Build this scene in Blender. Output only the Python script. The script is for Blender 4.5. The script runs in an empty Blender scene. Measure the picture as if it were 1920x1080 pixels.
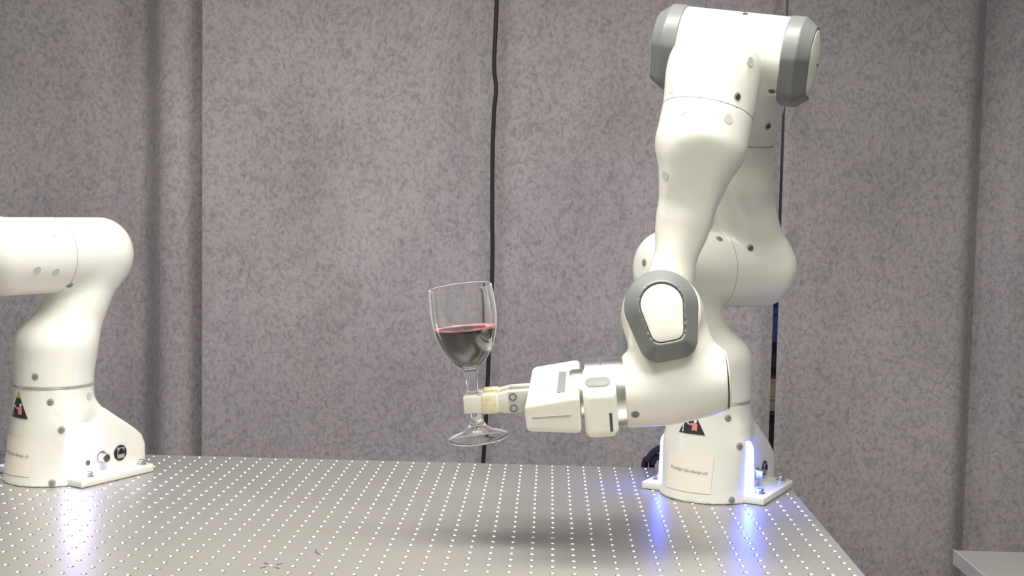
import bpy, bmesh, math, random
import numpy as np
from mathutils import Matrix, Vector

random.seed(4)
sc = bpy.context.scene
COL = sc.collection
ZT = 0.80                       # height of the table top above the floor

# ------------------------------------------------------------------ camera
CAM_POS = (-0.011211, -1.955119, ZT + 0.423384)
CAM_R = np.array([[0.99931920, 0.03152557, 0.01916424],
                  [0.02128489, -0.06836840, -0.99743306],
                  [-0.03013442, 0.99716192, -0.06899287]])     # rows: right, down, forward
cam = bpy.data.cameras.new('camera')
cam.sensor_width = 36.0
cam.lens = 2293.8230 / 1920.0 * 36.0
cam.clip_start = 0.05
cam.clip_end = 50
camo = bpy.data.objects.new('camera', cam)
COL.objects.link(camo)
m = Matrix.Identity(4)
for i in range(3):
    m[i][0] = CAM_R[0][i]
    m[i][1] = -CAM_R[1][i]
    m[i][2] = -CAM_R[2][i]
    m[i][3] = CAM_POS[i]
camo.matrix_world = m
sc.camera = camo

# ------------------------------------------------------------------ world, lamps, exposure
w = bpy.data.worlds.new('world')
sc.world = w
w.use_nodes = True
w.node_tree.nodes['Background'].inputs[0].default_value = (1.0, 0.985, 0.96, 1)
w.node_tree.nodes['Background'].inputs[1].default_value = 0.22


def area(name, loc, sx, sy, power, color=(1.0, 0.975, 0.92)):
    l = bpy.data.lights.new(name, 'AREA')
    l.shape = 'RECTANGLE'
    l.size, l.size_y = sx, sy
    l.energy = power
    l.color = color
    o = bpy.data.objects.new(name, l)
    o.location = loc
    COL.objects.link(o)
    return o


# ceiling panel over the table, then two added fills for the robot fronts
for lx, ly, sx, pw, sp in ((-0.18, -0.62, 1.3, 25, 156), (0.35, -1.20, 0.85, 11, 130), (-0.45, -2.0, 0.85, 6, 150)):
    lo = area('ceiling_and_fill_light', (lx, ly, ZT + 1.34), sx, 0.32, pw)
    lo.data.spread = math.radians(sp)          # beam narrowed to darken the curtain's top and sides
# lamp of the room part behind the curtains
area('rear_ceiling_light', (0.5, 1.05, ZT + 1.6), 0.6, 0.3, 30)

sc.view_settings.view_transform = 'Standard'
sc.view_settings.look = 'None'
sc.view_settings.gamma = 1.0
sc.view_settings.use_curve_mapping = False
sc.view_settings.exposure = 0.0


# ------------------------------------------------------------------ materials
def mat(name, color, rough=0.5, metal=0.0, spec=0.5, emit=None, strength=0.0, trans=0.0, ior=1.45, coat=0.0):
    ma = bpy.data.materials.new(name)
    ma.use_nodes = True
    b = ma.node_tree.nodes['Principled BSDF']
    b.inputs['Base Color'].default_value = (*color, 1)
    b.inputs['Roughness'].default_value = rough
    b.inputs['Metallic'].default_value = metal
    b.inputs['Specular IOR Level'].default_value = spec
    b.inputs['IOR'].default_value = ior
    b.inputs['Transmission Weight'].default_value = trans
    b.inputs['Coat Weight'].default_value = coat
    b.inputs['Coat Roughness'].default_value = 0.15
    if emit:
        b.inputs['Emission Color'].default_value = (*emit, 1)
        b.inputs['Emission Strength'].default_value = strength
    return ma


def nd(ma, kind, **kw):
    n = ma.node_tree.nodes.new(kind)
    for k, v in kw.items():
        setattr(n, k, v)
    return n


def add_noise_color(ma, c0, c1, scale, detail=6, stretch=(1, 1, 1), bump=0.0, rough_var=0.0, lo=0.3, hi=0.7):
    nt = ma.node_tree
    b = nt.nodes['Principled BSDF']
    tc = nd(ma, 'ShaderNodeTexCoord')
    mp = nd(ma, 'ShaderNodeMapping')
    mp.inputs['Scale'].default_value = stretch
    nz = nd(ma, 'ShaderNodeTexNoise')
    nz.inputs['Scale'].default_value = scale
    nz.inputs['Detail'].default_value = detail
    rp = nd(ma, 'ShaderNodeValToRGB')
    rp.color_ramp.elements[0].position = lo
    rp.color_ramp.elements[1].position = hi
    rp.color_ramp.elements[0].color = (*c0, 1)
    rp.color_ramp.elements[1].color = (*c1, 1)
    nt.links.new(tc.outputs['Object'], mp.inputs['Vector'])
    nt.links.new(mp.outputs['Vector'], nz.inputs['Vector'])
    nt.links.new(nz.outputs['Fac'], rp.inputs['Fac'])
    nt.links.new(rp.outputs['Color'], b.inputs['Base Color'])
    if bump:
        bp = nd(ma, 'ShaderNodeBump')
        bp.inputs['Strength'].default_value = bump
        bp.inputs['Distance'].default_value = 0.002
        nt.links.new(nz.outputs['Fac'], bp.inputs['Height'])
        nt.links.new(bp.outputs['Normal'], b.inputs['Normal'])
    return nz


M = {}
M['white'] = mat('robot_white_paint', (0.83, 0.82, 0.735), 0.28, coat=0.3)
M['white2'] = mat('gripper_white_plastic', (0.82, 0.81, 0.70), 0.42)
M['grey'] = mat('cap_grey_plastic', (0.175, 0.182, 0.176), 0.36)
M['lightgrey'] = mat('light_grey_plastic', (0.36, 0.36, 0.34), 0.5)
M['insert'] = mat('cap_insert_paint', (0.74, 0.73, 0.64), 0.45)
M['seam'] = mat('seam_shadow_gap', (0.42, 0.41, 0.37), 0.8)
M['recess'] = mat('screw_recess_shade', (0.42, 0.41, 0.36), 0.6)  # grey stands in for the shade inside the recess
M['plug'] = mat('screw_plug_grey', (0.56, 0.555, 0.51), 0.5)
M['screwgrey'] = mat('grey_screw_steel', (0.30, 0.295, 0.265), 0.4, 0.3)
M['panelgrey'] = mat('mid_grey_plastic', (0.21, 0.21, 0.20), 0.5)
M['screw'] = mat('dark_screw_steel', (0.16, 0.155, 0.14), 0.35, 0.7)
M['steel'] = mat('machined_steel', (0.78, 0.78, 0.76), 0.30, 1.0)
M['bolt'] = mat('bolt_steel', (0.55, 0.54, 0.50), 0.35, 1.0)
M['black'] = mat('black_plastic', (0.015, 0.015, 0.016), 0.4)
M['cable'] = mat('black_cable_rubber', (0.022, 0.021, 0.022), 0.55)
M['dark'] = mat('dark_socket', (0.01, 0.01, 0.01), 0.6)
M['paper'] = mat('paper_label', (0.87, 0.80, 0.70), 0.7)
M['ink'] = mat('pencil_grey_ink', (0.30, 0.27, 0.24), 0.7)
M['inkfaint'] = mat('faint_grey_print', (0.52, 0.50, 0.46), 0.7)
M['pen'] = mat('dark_pen_ink', (0.10, 0.09, 0.13), 0.6)
M['stk'] = mat('sticker_black', (0.030, 0.033, 0.030), 0.45)
M['stkedge'] = mat('sticker_edge', (0.80, 0.79, 0.72), 0.5)
M['pink'] = mat('sticker_pink', (0.78, 0.27, 0.26), 0.5)
M['stkwhite'] = mat('sticker_white', (0.82, 0.80, 0.72), 0.5)
M['yellow'] = mat('sticker_yellow', (0.62, 0.42, 0.08), 0.5)
M['led_white'] = mat('led_white', (0.9, 0.9, 0.95), 0.4, emit=(0.50, 0.43, 1.0), strength=28)
M['led_blue'] = mat('led_blue', (0.5, 0.6, 1.0), 0.4, emit=(0.045, 0.095, 1.0), strength=46)
M['fingers'] = mat('finger_plastic', (0.66, 0.645, 0.57), 0.5)
M['fingertip'] = mat('finger_tip_plastic', (0.80, 0.775, 0.67), 0.5)
M['mount'] = mat('finger_mount_grey', (0.50, 0.49, 0.44), 0.5)
M['tape'] = mat('cream_tape', (0.80, 0.72, 0.46), 0.45)
add_noise_color(M['tape'], (0.70, 0.62, 0.38), (0.86, 0.79, 0.54), 130, 4, bump=0.5)
M['table'] = mat('anodised_aluminium', (0.50, 0.485, 0.455), 0.38, 0.55)
add_noise_color(M['table'], (0.44, 0.428, 0.395), (0.49, 0.477, 0.44), 3.0, 5, lo=0.35, hi=0.65)
M['hole'] = mat('bare_metal_countersink', (0.86, 0.85, 0.82), 0.35, 1.0)
M['bore'] = mat('threaded_bore', (0.25, 0.245, 0.235), 0.5, 1.0)
M['legs'] = mat('table_frame_paint', (0.05, 0.05, 0.055), 0.5)
M['floor'] = mat('grey_vinyl_floor', (0.22, 0.215, 0.21), 0.6)
add_noise_color(M['floor'], (0.20, 0.195, 0.19), (0.26, 0.255, 0.25), 8, 4)
M['wall'] = mat('dark_room_wall', (0.02, 0.02, 0.022), 0.8)
M['cab'] = mat('cabinet_grey_laminate', (0.47, 0.45, 0.42), 0.45)
M['cabw'] = mat('cabinet_white_edge', (0.74, 0.72, 0.70), 0.45)
M['blue'] = mat('blue_plastic', (0.08, 0.13, 0.42), 0.5)
M['whitebox'] = mat('white_card', (0.65, 0.64, 0.62), 0.6)
M['yellowish'] = mat('yellowish_card', (0.75, 0.68, 0.42), 0.6)

# felt curtain: mottled, fibrous
ma = mat('grey_felt', (0.2, 0.18, 0.19), 0.95, spec=0.1)
M['felt'] = ma
nt = ma.node_tree
b = nt.nodes['Principled BSDF']
b.inputs['Sheen Weight'].default_value = 0.15
tc = nd(ma, 'ShaderNodeTexCoord')
mp = nd(ma, 'ShaderNodeMapping')
mp.inputs['Scale'].default_value = (1.0, 1.0, 0.78)
nt.links.new(tc.outputs['Object'], mp.inputs['Vector'])
n1 = nd(ma, 'ShaderNodeTexNoise')
n1.inputs['Scale'].default_value = 5
n1.inputs['Detail'].default_value = 5
n2 = nd(ma, 'ShaderNodeTexNoise')
n2.inputs['Scale'].default_value = 140
n2.inputs['Detail'].default_value = 6
n2.inputs['Roughness'].default_value = 0.62
n2.inputs['Distortion'].default_value = 0.5
n3 = nd(ma, 'ShaderNodeTexNoise')
n3.inputs['Scale'].default_value = 45
n3.inputs['Detail'].default_value = 7
n3.inputs['Distortion'].default_value = 2.2
for n in (n1, n2, n3):
    nt.links.new(mp.outputs['Vector'], n.inputs['Vector'])
r1 = nd(ma, 'ShaderNodeValToRGB')
r1.color_ramp.elements[0].position = 0.30
r1.color_ramp.elements[1].position = 0.72
r1.color_ramp.elements[0].color = (0.345, 0.314, 0.321, 1)
r1.color_ramp.elements[1].color = (0.428, 0.392, 0.400, 1)
r2 = nd(ma, 'ShaderNodeValToRGB')
r2.color_ramp.elements[0].position = 0.30
r2.color_ramp.elements[1].position = 0.54
r2.color_ramp.elements[0].color = (0.72, 0.72, 0.725, 1)
r2.color_ramp.elements[1].color = (1.06, 1.06, 1.06, 1)
r3 = nd(ma, 'ShaderNodeValToRGB')
r3.color_ramp.elements[0].position = 0.34
r3.color_ramp.elements[1].position = 0.52
r3.color_ramp.elements[0].color = (0.84, 0.84, 0.843, 1)
r3.color_ramp.elements[1].color = (1.04, 1.04, 1.04, 1)
nt.links.new(n1.outputs['Fac'], r1.inputs['Fac'])
nt.links.new(n2.outputs['Fac'], r2.inputs['Fac'])
nt.links.new(n3.outputs['Fac'], r3.inputs['Fac'])
mx = nd(ma, 'ShaderNodeMix', data_type='RGBA', blend_type='MULTIPLY')
mx.inputs['Factor'].default_value = 1
mx2 = nd(ma, 'ShaderNodeMix', data_type='RGBA', blend_type='MULTIPLY')
mx2.inputs['Factor'].default_value = 1
nt.links.new(r1.outputs['Color'], mx.inputs['A'])
nt.links.new(r2.outputs['Color'], mx.inputs['B'])
nt.links.new(mx.outputs['Result'], mx2.inputs['A'])
nt.links.new(r3.outputs['Color'], mx2.inputs['B'])
nt.links.new(mx2.outputs['Result'], b.inputs['Base Color'])
bp = nd(ma, 'ShaderNodeBump')
bp.inputs['Strength'].default_value = 0.45
bp.inputs['Distance'].default_value = 0.003
nt.links.new(n2.outputs['Fac'], bp.inputs['Height'])
nt.links.new(bp.outputs['Normal'], b.inputs['Normal'])

# clear plastic glass
M['glass'] = mat('clear_glass', (0.97, 0.97, 0.97), 0.02, trans=1.0, ior=1.46)
# white mixed in at edge-on angles, standing in for bright edge reflections
g_ = M['glass']
gt = g_.node_tree
pb, go = gt.nodes['Principled BSDF'], gt.nodes['Material Output']
df = nd(g_, 'ShaderNodeBsdfTranslucent')
df.inputs['Color'].default_value = (0.95, 0.95, 0.95, 1)
d2_ = nd(g_, 'ShaderNodeBsdfDiffuse')
d2_.inputs['Color'].default_value = (0.95, 0.95, 0.95, 1)
ad = nd(g_, 'ShaderNodeAddShader')
gt.links.new(df.outputs[0], ad.inputs[0])
gt.links.new(d2_.outputs[0], ad.inputs[1])
lw = nd(g_, 'ShaderNodeLayerWeight')
lw.inputs['Blend'].default_value = 0.5
rp = nd(g_, 'ShaderNodeValToRGB')
rp.color_ramp.elements[0].color = (0.012, 0.012, 0.012, 1)
rp.color_ramp.elements[1].color = (0.75, 0.75, 0.75, 1)
rp.color_ramp.elements[0].position = 0.74
rp.color_ramp.elements[1].position = 0.97
gt.links.new(lw.outputs['Facing'], rp.inputs['Fac'])
m2 = nd(g_, 'ShaderNodeMixShader')
gt.links.new(rp.outputs['Color'], m2.inputs[0])
gt.links.new(pb.outputs[0], m2.inputs[1])
gt.links.new(ad.outputs[0], m2.inputs[2])
gt.links.new(m2.outputs[0], go.inputs['Surface'])
M['stemglass'] = mat('solid_clear_plastic', (0.97, 0.97, 0.97), 0.02, trans=1.0, ior=1.45)
M['wine'] = mat('dark_red_wine', (0.008, 0.004, 0.004), 0.04, spec=0.15, ior=1.33)
M['foam'] = mat('pink_wine_foam', (0.66, 0.24, 0.25), 0.4)


# ------------------------------------------------------------------ object helpers
def link_obj(name, data, parent=None, matrix=None, **props):
    o = bpy.data.objects.new(name, data)
    COL.objects.link(o)
    if parent is not None:
        o.parent = parent
    if matrix is not None:
        o.matrix_basis = matrix
    for k, v in props.items():
        o[k] = v
    return o


def mesh(name, verts, faces, material, smooth=False, autosmooth=None):
    me = bpy.data.meshes.new(name)
    me.from_pydata([tuple(map(float, v)) for v in verts], [], [tuple(map(int, f)) for f in faces])
    me.materials.append(material)
    if smooth:
        me.polygons.foreach_set('use_smooth', [True] * len(me.polygons))
    if autosmooth is not None:
        me.set_sharp_from_angle(angle=math.radians(autosmooth))
    me.update()
    return me


def bm_mesh(name, bm, material, smooth=False, angle=None):
    me = bpy.data.meshes.new(name)
    bmesh.ops.recalc_face_normals(bm, faces=bm.faces[:])
    bm.to_mesh(me)
    bm.free()
    me.materials.append(material)
    if smooth:
        me.polygons.foreach_set('use_smooth', [True] * len(me.polygons))
        if angle:
            me.set_sharp_from_angle(angle=math.radians(angle))
    return me


def box_bm(lo, hi, bevel=0.0, seg=2):
    bm = bmesh.new()
    bmesh.ops.create_cube(bm, size=1)
    for v in bm.verts:
        v.co = Vector([lo[i] + (v.co[i] + 0.5) * (hi[i] - lo[i]) for i in range(3)])
    if bevel:
        bmesh.ops.bevel(bm, geom=bm.edges[:], offset=bevel, segments=seg, profile=0.5, affect='EDGES')
    return bm


def prism_bm(poly, z0, z1, bevel=0.0, seg=2):
    """poly in xy, extruded along z"""
    bm = bmesh.new()
    vs = [bm.verts.new((p[0], p[1], z0)) for p in poly]
    f = bm.faces.new(vs)
    r = bmesh.ops.extrude_face_region(bm, geom=[f])
    for v in [g for g in r['geom'] if isinstance(g, bmesh.types.BMVert)]:
        v.co.z = z1
    if bevel:
        bmesh.ops.bevel(bm, geom=bm.edges[:], offset=bevel, segments=seg, profile=0.5, affect='EDGES')
    return bm


def lathe(prof, seg=48):
    """prof: list of (r, z). Open or closed by r=0 ends; returns verts, faces"""
    vs, fs = [], []
    rings = []
    for r, z in prof:
        if r < 1e-7:
            rings.append([len(vs)])
            vs.append((0, 0, z))
        else:
            rings.append(list(range(len(vs), len(vs) + seg)))
            for i in range(seg):
                a = 2 * math.pi * i / seg
                vs.append((r * math.cos(a), r * math.sin(a), z))
    for A, B in zip(rings, rings[1:]):
        for i in range(seg):
            j = (i + 1) % seg
            if len(A) == 1 and len(B) == 1:
                continue
            if len(A) == 1:
                fs.append((A[0], B[j], B[i]))
            elif len(B) == 1:
                fs.append((A[i], A[j], B[0]))
            else:
                fs.append((A[i], A[j], B[j], B[i]))
    return vs, fs


def tube(points, r, seg=10):
    """tube along a smoothed polyline"""
    P = [Vector(p) for p in points]
    # Catmull-Rom resample
    Q = []
    n = len(P)
    for i in range(n - 1):
        p0, p1, p2, p3 = P[max(i - 1, 0)], P[i], P[i + 1], P[min(i + 2, n - 1)]
        for k in range(8):
            t = k / 8
            Q.append(0.5 * ((2 * p1) + (p2 - p0) * t + (2 * p0 - 5 * p1 + 4 * p2 - p3) * t * t + (3 * p1 - p0 - 3 * p2 + p3) * t ** 3))
    Q.append(P[-1])
    vs, fs = [], []
    up = None
    for i, q in enumerate(Q):
        d = (Q[min(i + 1, len(Q) - 1)] - Q[max(i - 1, 0)]).normalized()
        if up is None:
            up = d.orthogonal().normalized()
        up = (up - d * up.dot(d)).normalized()
        s = d.cross(up)
        for k in range(seg):
            a = 2 * math.pi * k / seg
            vs.append(q + r * (math.cos(a) * up + math.sin(a) * s))
    for i in range(len(Q) - 1):
        for k in range(seg):
            a, b2 = i * seg + k, i * seg + (k + 1) % seg
            fs.append((a, b2, b2 + seg, a + seg))
    fs.append(tuple(range(seg))[::-1])
    fs.append(tuple(range(len(vs) - seg, len(vs))))
    return vs, fs


# ------------------------------------------------------------------ implicit surfaces
def L(v):
    return np.sqrt((v * v).sum(-1))


def s_cyl(P, a, b, r, rd=0.0):
    a, b = np.array(a, float), np.array(b, float)
    h = np.linalg.norm(b - a)
    u = (b - a) / h
    q = P - (a + b) / 2
    t = q @ u
    rad = L(q - t[:, None] * u)
    d0 = rad - (r - rd)
    d1 = np.abs(t) - (h / 2 - rd)
    return np.minimum(np.maximum(d0, d1), 0) + np.hypot(np.maximum(d0, 0), np.maximum(d1, 0)) - rd


def s_rcone(P, a, b, r1, r2):
    a, b = np.array(a, float), np.array(b, float)
    ba = b - a
    l2 = ba @ ba
    rr = r1 - r2
    a2 = l2 - rr * rr
    il2 = 1 / l2
    pa = P - a
    y = pa @ ba
    z = y - l2
    x2 = ((pa * l2 - y[:, None] * ba) ** 2).sum(1)
    y2 = y * y * l2
    z2 = z * z * l2
    k = np.sign(rr) * rr * rr * x2
    c1 = np.sign(z) * a2 * z2 > k
    c2 = np.sign(y) * a2 * y2 < k
    d = (np.sqrt(x2 * a2 * il2) + y * rr) * il2 - r1
    d = np.where(c2, np.sqrt(x2 + y2) * il2 - r1, d)
    d = np.where(c1, np.sqrt(x2 + z2) * il2 - r2, d)
    return d


def s_box(P, c, h, rd=0.0):
    q = np.abs(P - np.array(c)) - (np.array(h) - rd)
    return L(np.maximum(q, 0)) + np.minimum(q.max(1), 0) - rd


def smin(a, b, k):
    h = np.maximum(k - np.abs(a - b), 0) / k
    return np.minimum(a, b) - h * h * k * 0.25


def smax(a, b, k):
    return -smin(-a, -b, k)


def s_poly2(x, y, poly):
    """signed distance to a polygon"""
    pts = np.array(poly, float)
    n = len(pts)
    d = np.full(x.shape, 1e9)
    s = np.ones(x.shape)
    j = n - 1
    for i in range(n):
        e = pts[j] - pts[i]
        wx, wy = x - pts[i][0], y - pts[i][1]
        t = np.clip((wx * e[0] + wy * e[1]) / (e @ e), 0, 1)
        bx, by = wx - e[0] * t, wy - e[1] * t
        d = np.minimum(d, bx * bx + by * by)
        c1 = y >= pts[i][1]
        c2 = y < pts[j][1]
        c3 = e[0] * wy > e[1] * wx
        flip = (c1 & c2 & c3) | (~c1 & ~c2 & ~c3)
        s = np.where(flip, -s, s)
        j = i
    return s * np.sqrt(d)


def s_extr(d2, t, half, rd=0.0):
    """extrude the 2-D distance d2 along t (+-half) with rounded rims"""
    a = d2 + rd
    c = np.abs(t) - half + rd
    return np.minimum(np.maximum(a, c), 0) + np.hypot(np.maximum(a, 0), np.maximum(c, 0)) - rd


def mesh_sdf(f, lo, hi, h, name, material):
    lo, hi = np.array(lo, float), np.array(hi, float)
    n = np.ceil((hi - lo) / h).astype(int) + 1
    ax = [lo[i] + h * np.arange(n[i]) for i in range(3)]
    G = np.stack(np.meshgrid(*ax, indexing='ij'), -1).reshape(-1, 3)
    V = f(G).reshape(n)
    ins = V < 0
    cs = n - 1
    cnt = np.zeros(cs, int)
    acc = np.zeros((*cs, 3))
    ne = np.zeros(cs)
    for c in np.ndindex(2, 2, 2):
        cnt += ins[c[0]:c[0] + cs[0], c[1]:c[1] + cs[1], c[2]:c[2] + cs[2]]
    act = (cnt > 0) & (cnt < 8)
    for axis in range(3):
        o1, o2 = [i for i in range(3) if i != axis]
        for p in (0, 1):
            for q in (0, 1):
                s0 = [0, 0, 0]
                s0[o1], s0[o2] = p, q
                s1 = list(s0)
                s1[axis] = 1
                A = V[s0[0]:s0[0] + cs[0], s0[1]:s0[1] + cs[1], s0[2]:s0[2] + cs[2]]
                B = V[s1[0]:s1[0] + cs[0], s1[1]:s1[1] + cs[1], s1[2]:s1[2] + cs[2]]
                m_ = (A < 0) != (B < 0)
                t = np.where(m_, A / np.where(m_, A - B, 1), 0)
                ne += m_
                acc[..., axis] += np.where(m_, t, 0)
                acc[..., o1] += m_ * p
                acc[..., o2] += m_ * q
    idx = -np.ones(cs, int)
    ci = np.argwhere(act)
    idx[act] = np.arange(len(ci))
    vp = lo + h * (ci + acc[act] / ne[act][:, None])
    faces = []
    for axis in range(3):
        o1, o2 = (axis + 1) % 3, (axis + 2) % 3
        s0 = [slice(None)] * 3
        s1 = [slice(None)] * 3
        s0[axis] = slice(0, n[axis] - 1)
        s1[axis] = slice(1, n[axis])
        A, B = ins[tuple(s0)], ins[tuple(s1)]
        E = np.argwhere(A != B)
        ok = (E[:, o1] > 0) & (E[:, o1] < cs[o1]) & (E[:, o2] > 0) & (E[:, o2] < cs[o2])
        E = E[ok]
        dirn = A[tuple(E.T)]

        def cell(d1, d2):
            c_ = E.copy()
            c_[:, o1] += d1
            c_[:, o2] += d2
            return idx[tuple(c_.T)]
        q = np.stack([cell(-1, -1), cell(0, -1), cell(0, 0), cell(-1, 0)], 1)
        q[~dirn] = q[~dirn][:, ::-1]
        faces.append(q)
    faces = np.concatenate(faces)
    e = 2e-4
    for _ in range(3):
        d = f(vp)
        g = np.stack([(f(vp + e * np.eye(3)[i]) - f(vp - e * np.eye(3)[i])) / (2 * e) for i in range(3)], 1)
        step = d[:, None] * g / np.maximum((g * g).sum(1), 0.05)[:, None]
        nn = L(step)
        step *= np.minimum(1, h / np.maximum(nn, 1e-9))[:, None]
        vp = vp - step
    me = bpy.data.meshes.new(name)
    me.vertices.add(len(vp))
    me.vertices.foreach_set('co', vp.astype(np.float32).ravel())
    me.loops.add(len(faces) * 4)
    me.loops.foreach_set('vertex_index', faces.astype(np.int32).ravel())
    me.polygons.add(len(faces))
    me.polygons.foreach_set('loop_start', (np.arange(len(faces)) * 4).astype(np.int32))
    me.polygons.foreach_set('loop_total', np.full(len(faces), 4, np.int32))
    me.update(calc_edges=True)
    me.validate()
    me.polygons.foreach_set('use_smooth', [True] * len(me.polygons))
    me.materials.append(material)
    return me


# ------------------------------------------------------------------ the setting
def top(o, label, cat, group=None):
    o['label'] = label
    o['category'] = cat
    if group:
        o['group'] = group
    return o


fl = link_obj('floor', bm_mesh('floor', box_bm((-3.5, -3.2, -0.05), (3.5, 1.9, 0.0)), M['floor']), kind='structure')
wb = link_obj('wall_back', bm_mesh('wall_back', box_bm((-3.5, 1.6, 0.0), (3.5, 1.7, 2.8)), M['wall']), kind='structure')

YC = 0.45      # distance plane of the hanging felt


def curtain(x0, x1, yfun, label, z0=0.02, z1=2.45, nx=None, edge=None):
    nx = nx or int((x1 - x0) / 0.009)
    nz = 40
    xs = np.linspace(x0, x1, nx)
    zs = np.linspace(z0, z1, nz)
    vs = []
    for z in zs:
        for x in xs:
            xx = x + (edge(z - ZT) * max(0.0, 1 - (x1 - x) / 0.05) if edge else 0.0)
            vs.append((xx, YC + yfun(x, z - ZT), z))
    fs = [(j * nx + i, j * nx + i + 1, (j + 1) * nx + i + 1, (j + 1) * nx + i) for j in range(nz - 1) for i in range(nx - 1)]
    # thickness
    k = len(vs)
    vs += [(x, y + 0.005, z) for x, y, z in vs]
    fs += [tuple(k + a for a in f[::-1]) for f in fs]
    for j in range(nz - 1):
        a = j * nx
        fs.append((a, a + nx, a + nx + k, a + k))
        a = j * nx + nx - 1
        fs.append((a, a + k, a + nx + k, a + nx))
    o = link_obj('felt_curtain', mesh('felt_curtain', vs, fs, M['felt'], smooth=True, autosmooth=40))
    return top(o, label, 'curtain', 'hanging felt curtain panels')


def g(x, c, s):
    return math.exp(-((x - c) / s) ** 2)


def y_left(x, z):
    # soft folds, the free edge turning back behind the middle panel
    return (0.055 * g(x, -0.838, 0.040) - 0.020 * g(x, -0.775, 0.04) + 0.036 / (1 + math.exp(-(x + 0.732) / 0.009))
            + 0.02 * math.sin(x * 7.0 + 0.6) * (0.4 + 0.3 * z))


def y_mid(x, z):
    return (0.010 * math.sin(x * 5.2 + 1.2) + 0.045 * g(x, -0.155, 0.055) * max(0.0, min(1.0, 0.2 + 0.9 * z))
            + 0.004 * math.sin(x * 21) + 0.022 * g(x, 0.436, 0.02) - 0.012 * g(x, -0.69, 0.03))


def y_right(x, z):
    return 0.012 + 0.05 * g(x, 0.845, 0.026) + 0.02 * math.sin((x - 0.43) * 6.5) - 0.006 * g(x, 0.45, 0.02)


curtain(-2.7, -0.676, y_left, 'grey felt curtain panel with soft folds, behind the robot arm with white base lights')
curtain(-0.694, 0.4325, y_mid, 'wide grey felt curtain panel behind the wine glass and hanging black cord', edge=lambda z: 0.0045 * max(0.0, min(1.0, (z - 0.25) / 0.15)))
curtain(0.4415, 2.4, y_right, 'grey felt curtain panel behind the grey cabinet, right of the dark slit')

# rack behind the slit that carries them
rk = link_obj('storage_rack', None, matrix=Matrix.Translation((0.62, 1.1, 0)))
top(rk, 'black storage rack behind the curtains, glimpsed through the narrow slit', 'rack')
for sx in (-0.38, 0.38):
    for sy in (-0.14, 0.14):
        link_obj('post', bm_mesh('post', box_bm((sx - 0.015, sy - 0.015, 0), (sx + 0.015, sy + 0.015, 1.6)), M['black']), rk)
SH = (0.55, 0.735, 0.90, 1.15)
for z in SH:
    link_obj('shelf', bm_mesh('shelf', box_bm((-0.4, -0.16, z - 0.02), (0.4, 0.16, z - 0.0005)), M['black']), rk)


def carton(name, x0, x1, y0, y1, z0, h, mt, label):
    o = link_obj(name, None, matrix=Matrix.Translation(((x0 + x1) / 2, (y0 + y1) / 2, z0)))
    top(o, label, 'box')
    hx, hy = (x1 - x0) / 2, (y1 - y0) / 2
    link_obj('box_body', bm_mesh('box_body', box_bm((-hx, -hy, 0), (hx, hy, h * 0.8), 0.003), M[mt]), o)
    link_obj('lid', bm_mesh('lid', box_bm((-hx - 0.003, -hy - 0.003, h * 0.8), (hx + 0.003, hy + 0.003, h), 0.003), M[mt]), o)


carton('blue_box', 0.40, 0.72, 0.98, 1.2, SH[2], 0.085, 'blue', 'blue box glimpsed halfway up the dark slit between curtains')
carton('white_box', 0.40, 0.70, 0.98, 1.2, SH[1], 0.035, 'whitebox', 'white box glimpsed low in the slit, under the pale yellow one')
carton('yellow_box', 0.40, 0.70, 0.98, 1.2, SH[1] + 0.035, 0.045, 'yellowish', 'pale yellow box glimpsed in the slit, on the white one')

# ------------------------------------------------------------------ breadboard table
PITCH = 0.025
X0, X1 = -1.4375, 0.3625
NX, NY = 72, 36
Y1 = 0.0125
Y0 = Y1 - 0.9
tb = link_obj('optical_table', None, matrix=Matrix.Translation((0, 0, ZT)))
top(tb, 'grey aluminium table with a square grid of drilled holes, both white arms bolted on', 'table')
# hole grid: hole (0,0) of the fit sits at x=0, y=0
ox = np.arange(NX) - 57.0
cx = ox * PITCH
cyv = -np.arange(NY) * PITCH
seg = 12
ang = np.arange(seg) * 2 * np.pi / seg
ro, ri, dep = 0.0038, 0.0027, 0.0013
ring = np.stack([ro * np.cos(ang), ro * np.sin(ang), 0 * ang], 1)
ring2 = np.stack([ri * np.cos(ang), ri * np.sin(ang), 0 * ang - dep], 1)
ring3 = ring2 - [0, 0, 0.010]
hp = PITCH / 2
corn = np.array([[hp, hp, 0], [-hp, hp, 0], [-hp, -hp, 0], [hp, -hp, 0]])
tv = np.concatenate([corn, ring])
tf = []
for q in range(4):
    for i in range(3):
        a, b2 = q * 3 + i, (q * 3 + i + 1) % seg
        tf.append((q, 4 + a, 4 + b2))
    tf.append((q, 4 + (q * 3 + 3) % seg, (q + 1) % 4))
tf = np.array([(a, c, b_) for a, b_, c in tf])
hv = np.concatenate([ring, ring2])
hf = np.array([(i, (i + 1) % seg, seg + (i + 1) % seg, seg + i) for i in range(seg)])
bv = np.concatenate([ring2, ring3])
bf = [(i, (i + 1) % seg, seg + (i + 1) % seg, seg + i) for i in range(seg)]
cc = np.array([(x, y, 0) for y in cyv for x in cx])


def tile(v, f):
    V = (cc[:, None, :] + v[None]).reshape(-1, 3)
    F = (np.arange(len(cc))[:, None, None] * len(v) + np.array(f)[None]).reshape(-1, len(f[0]))
    return V, F


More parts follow.
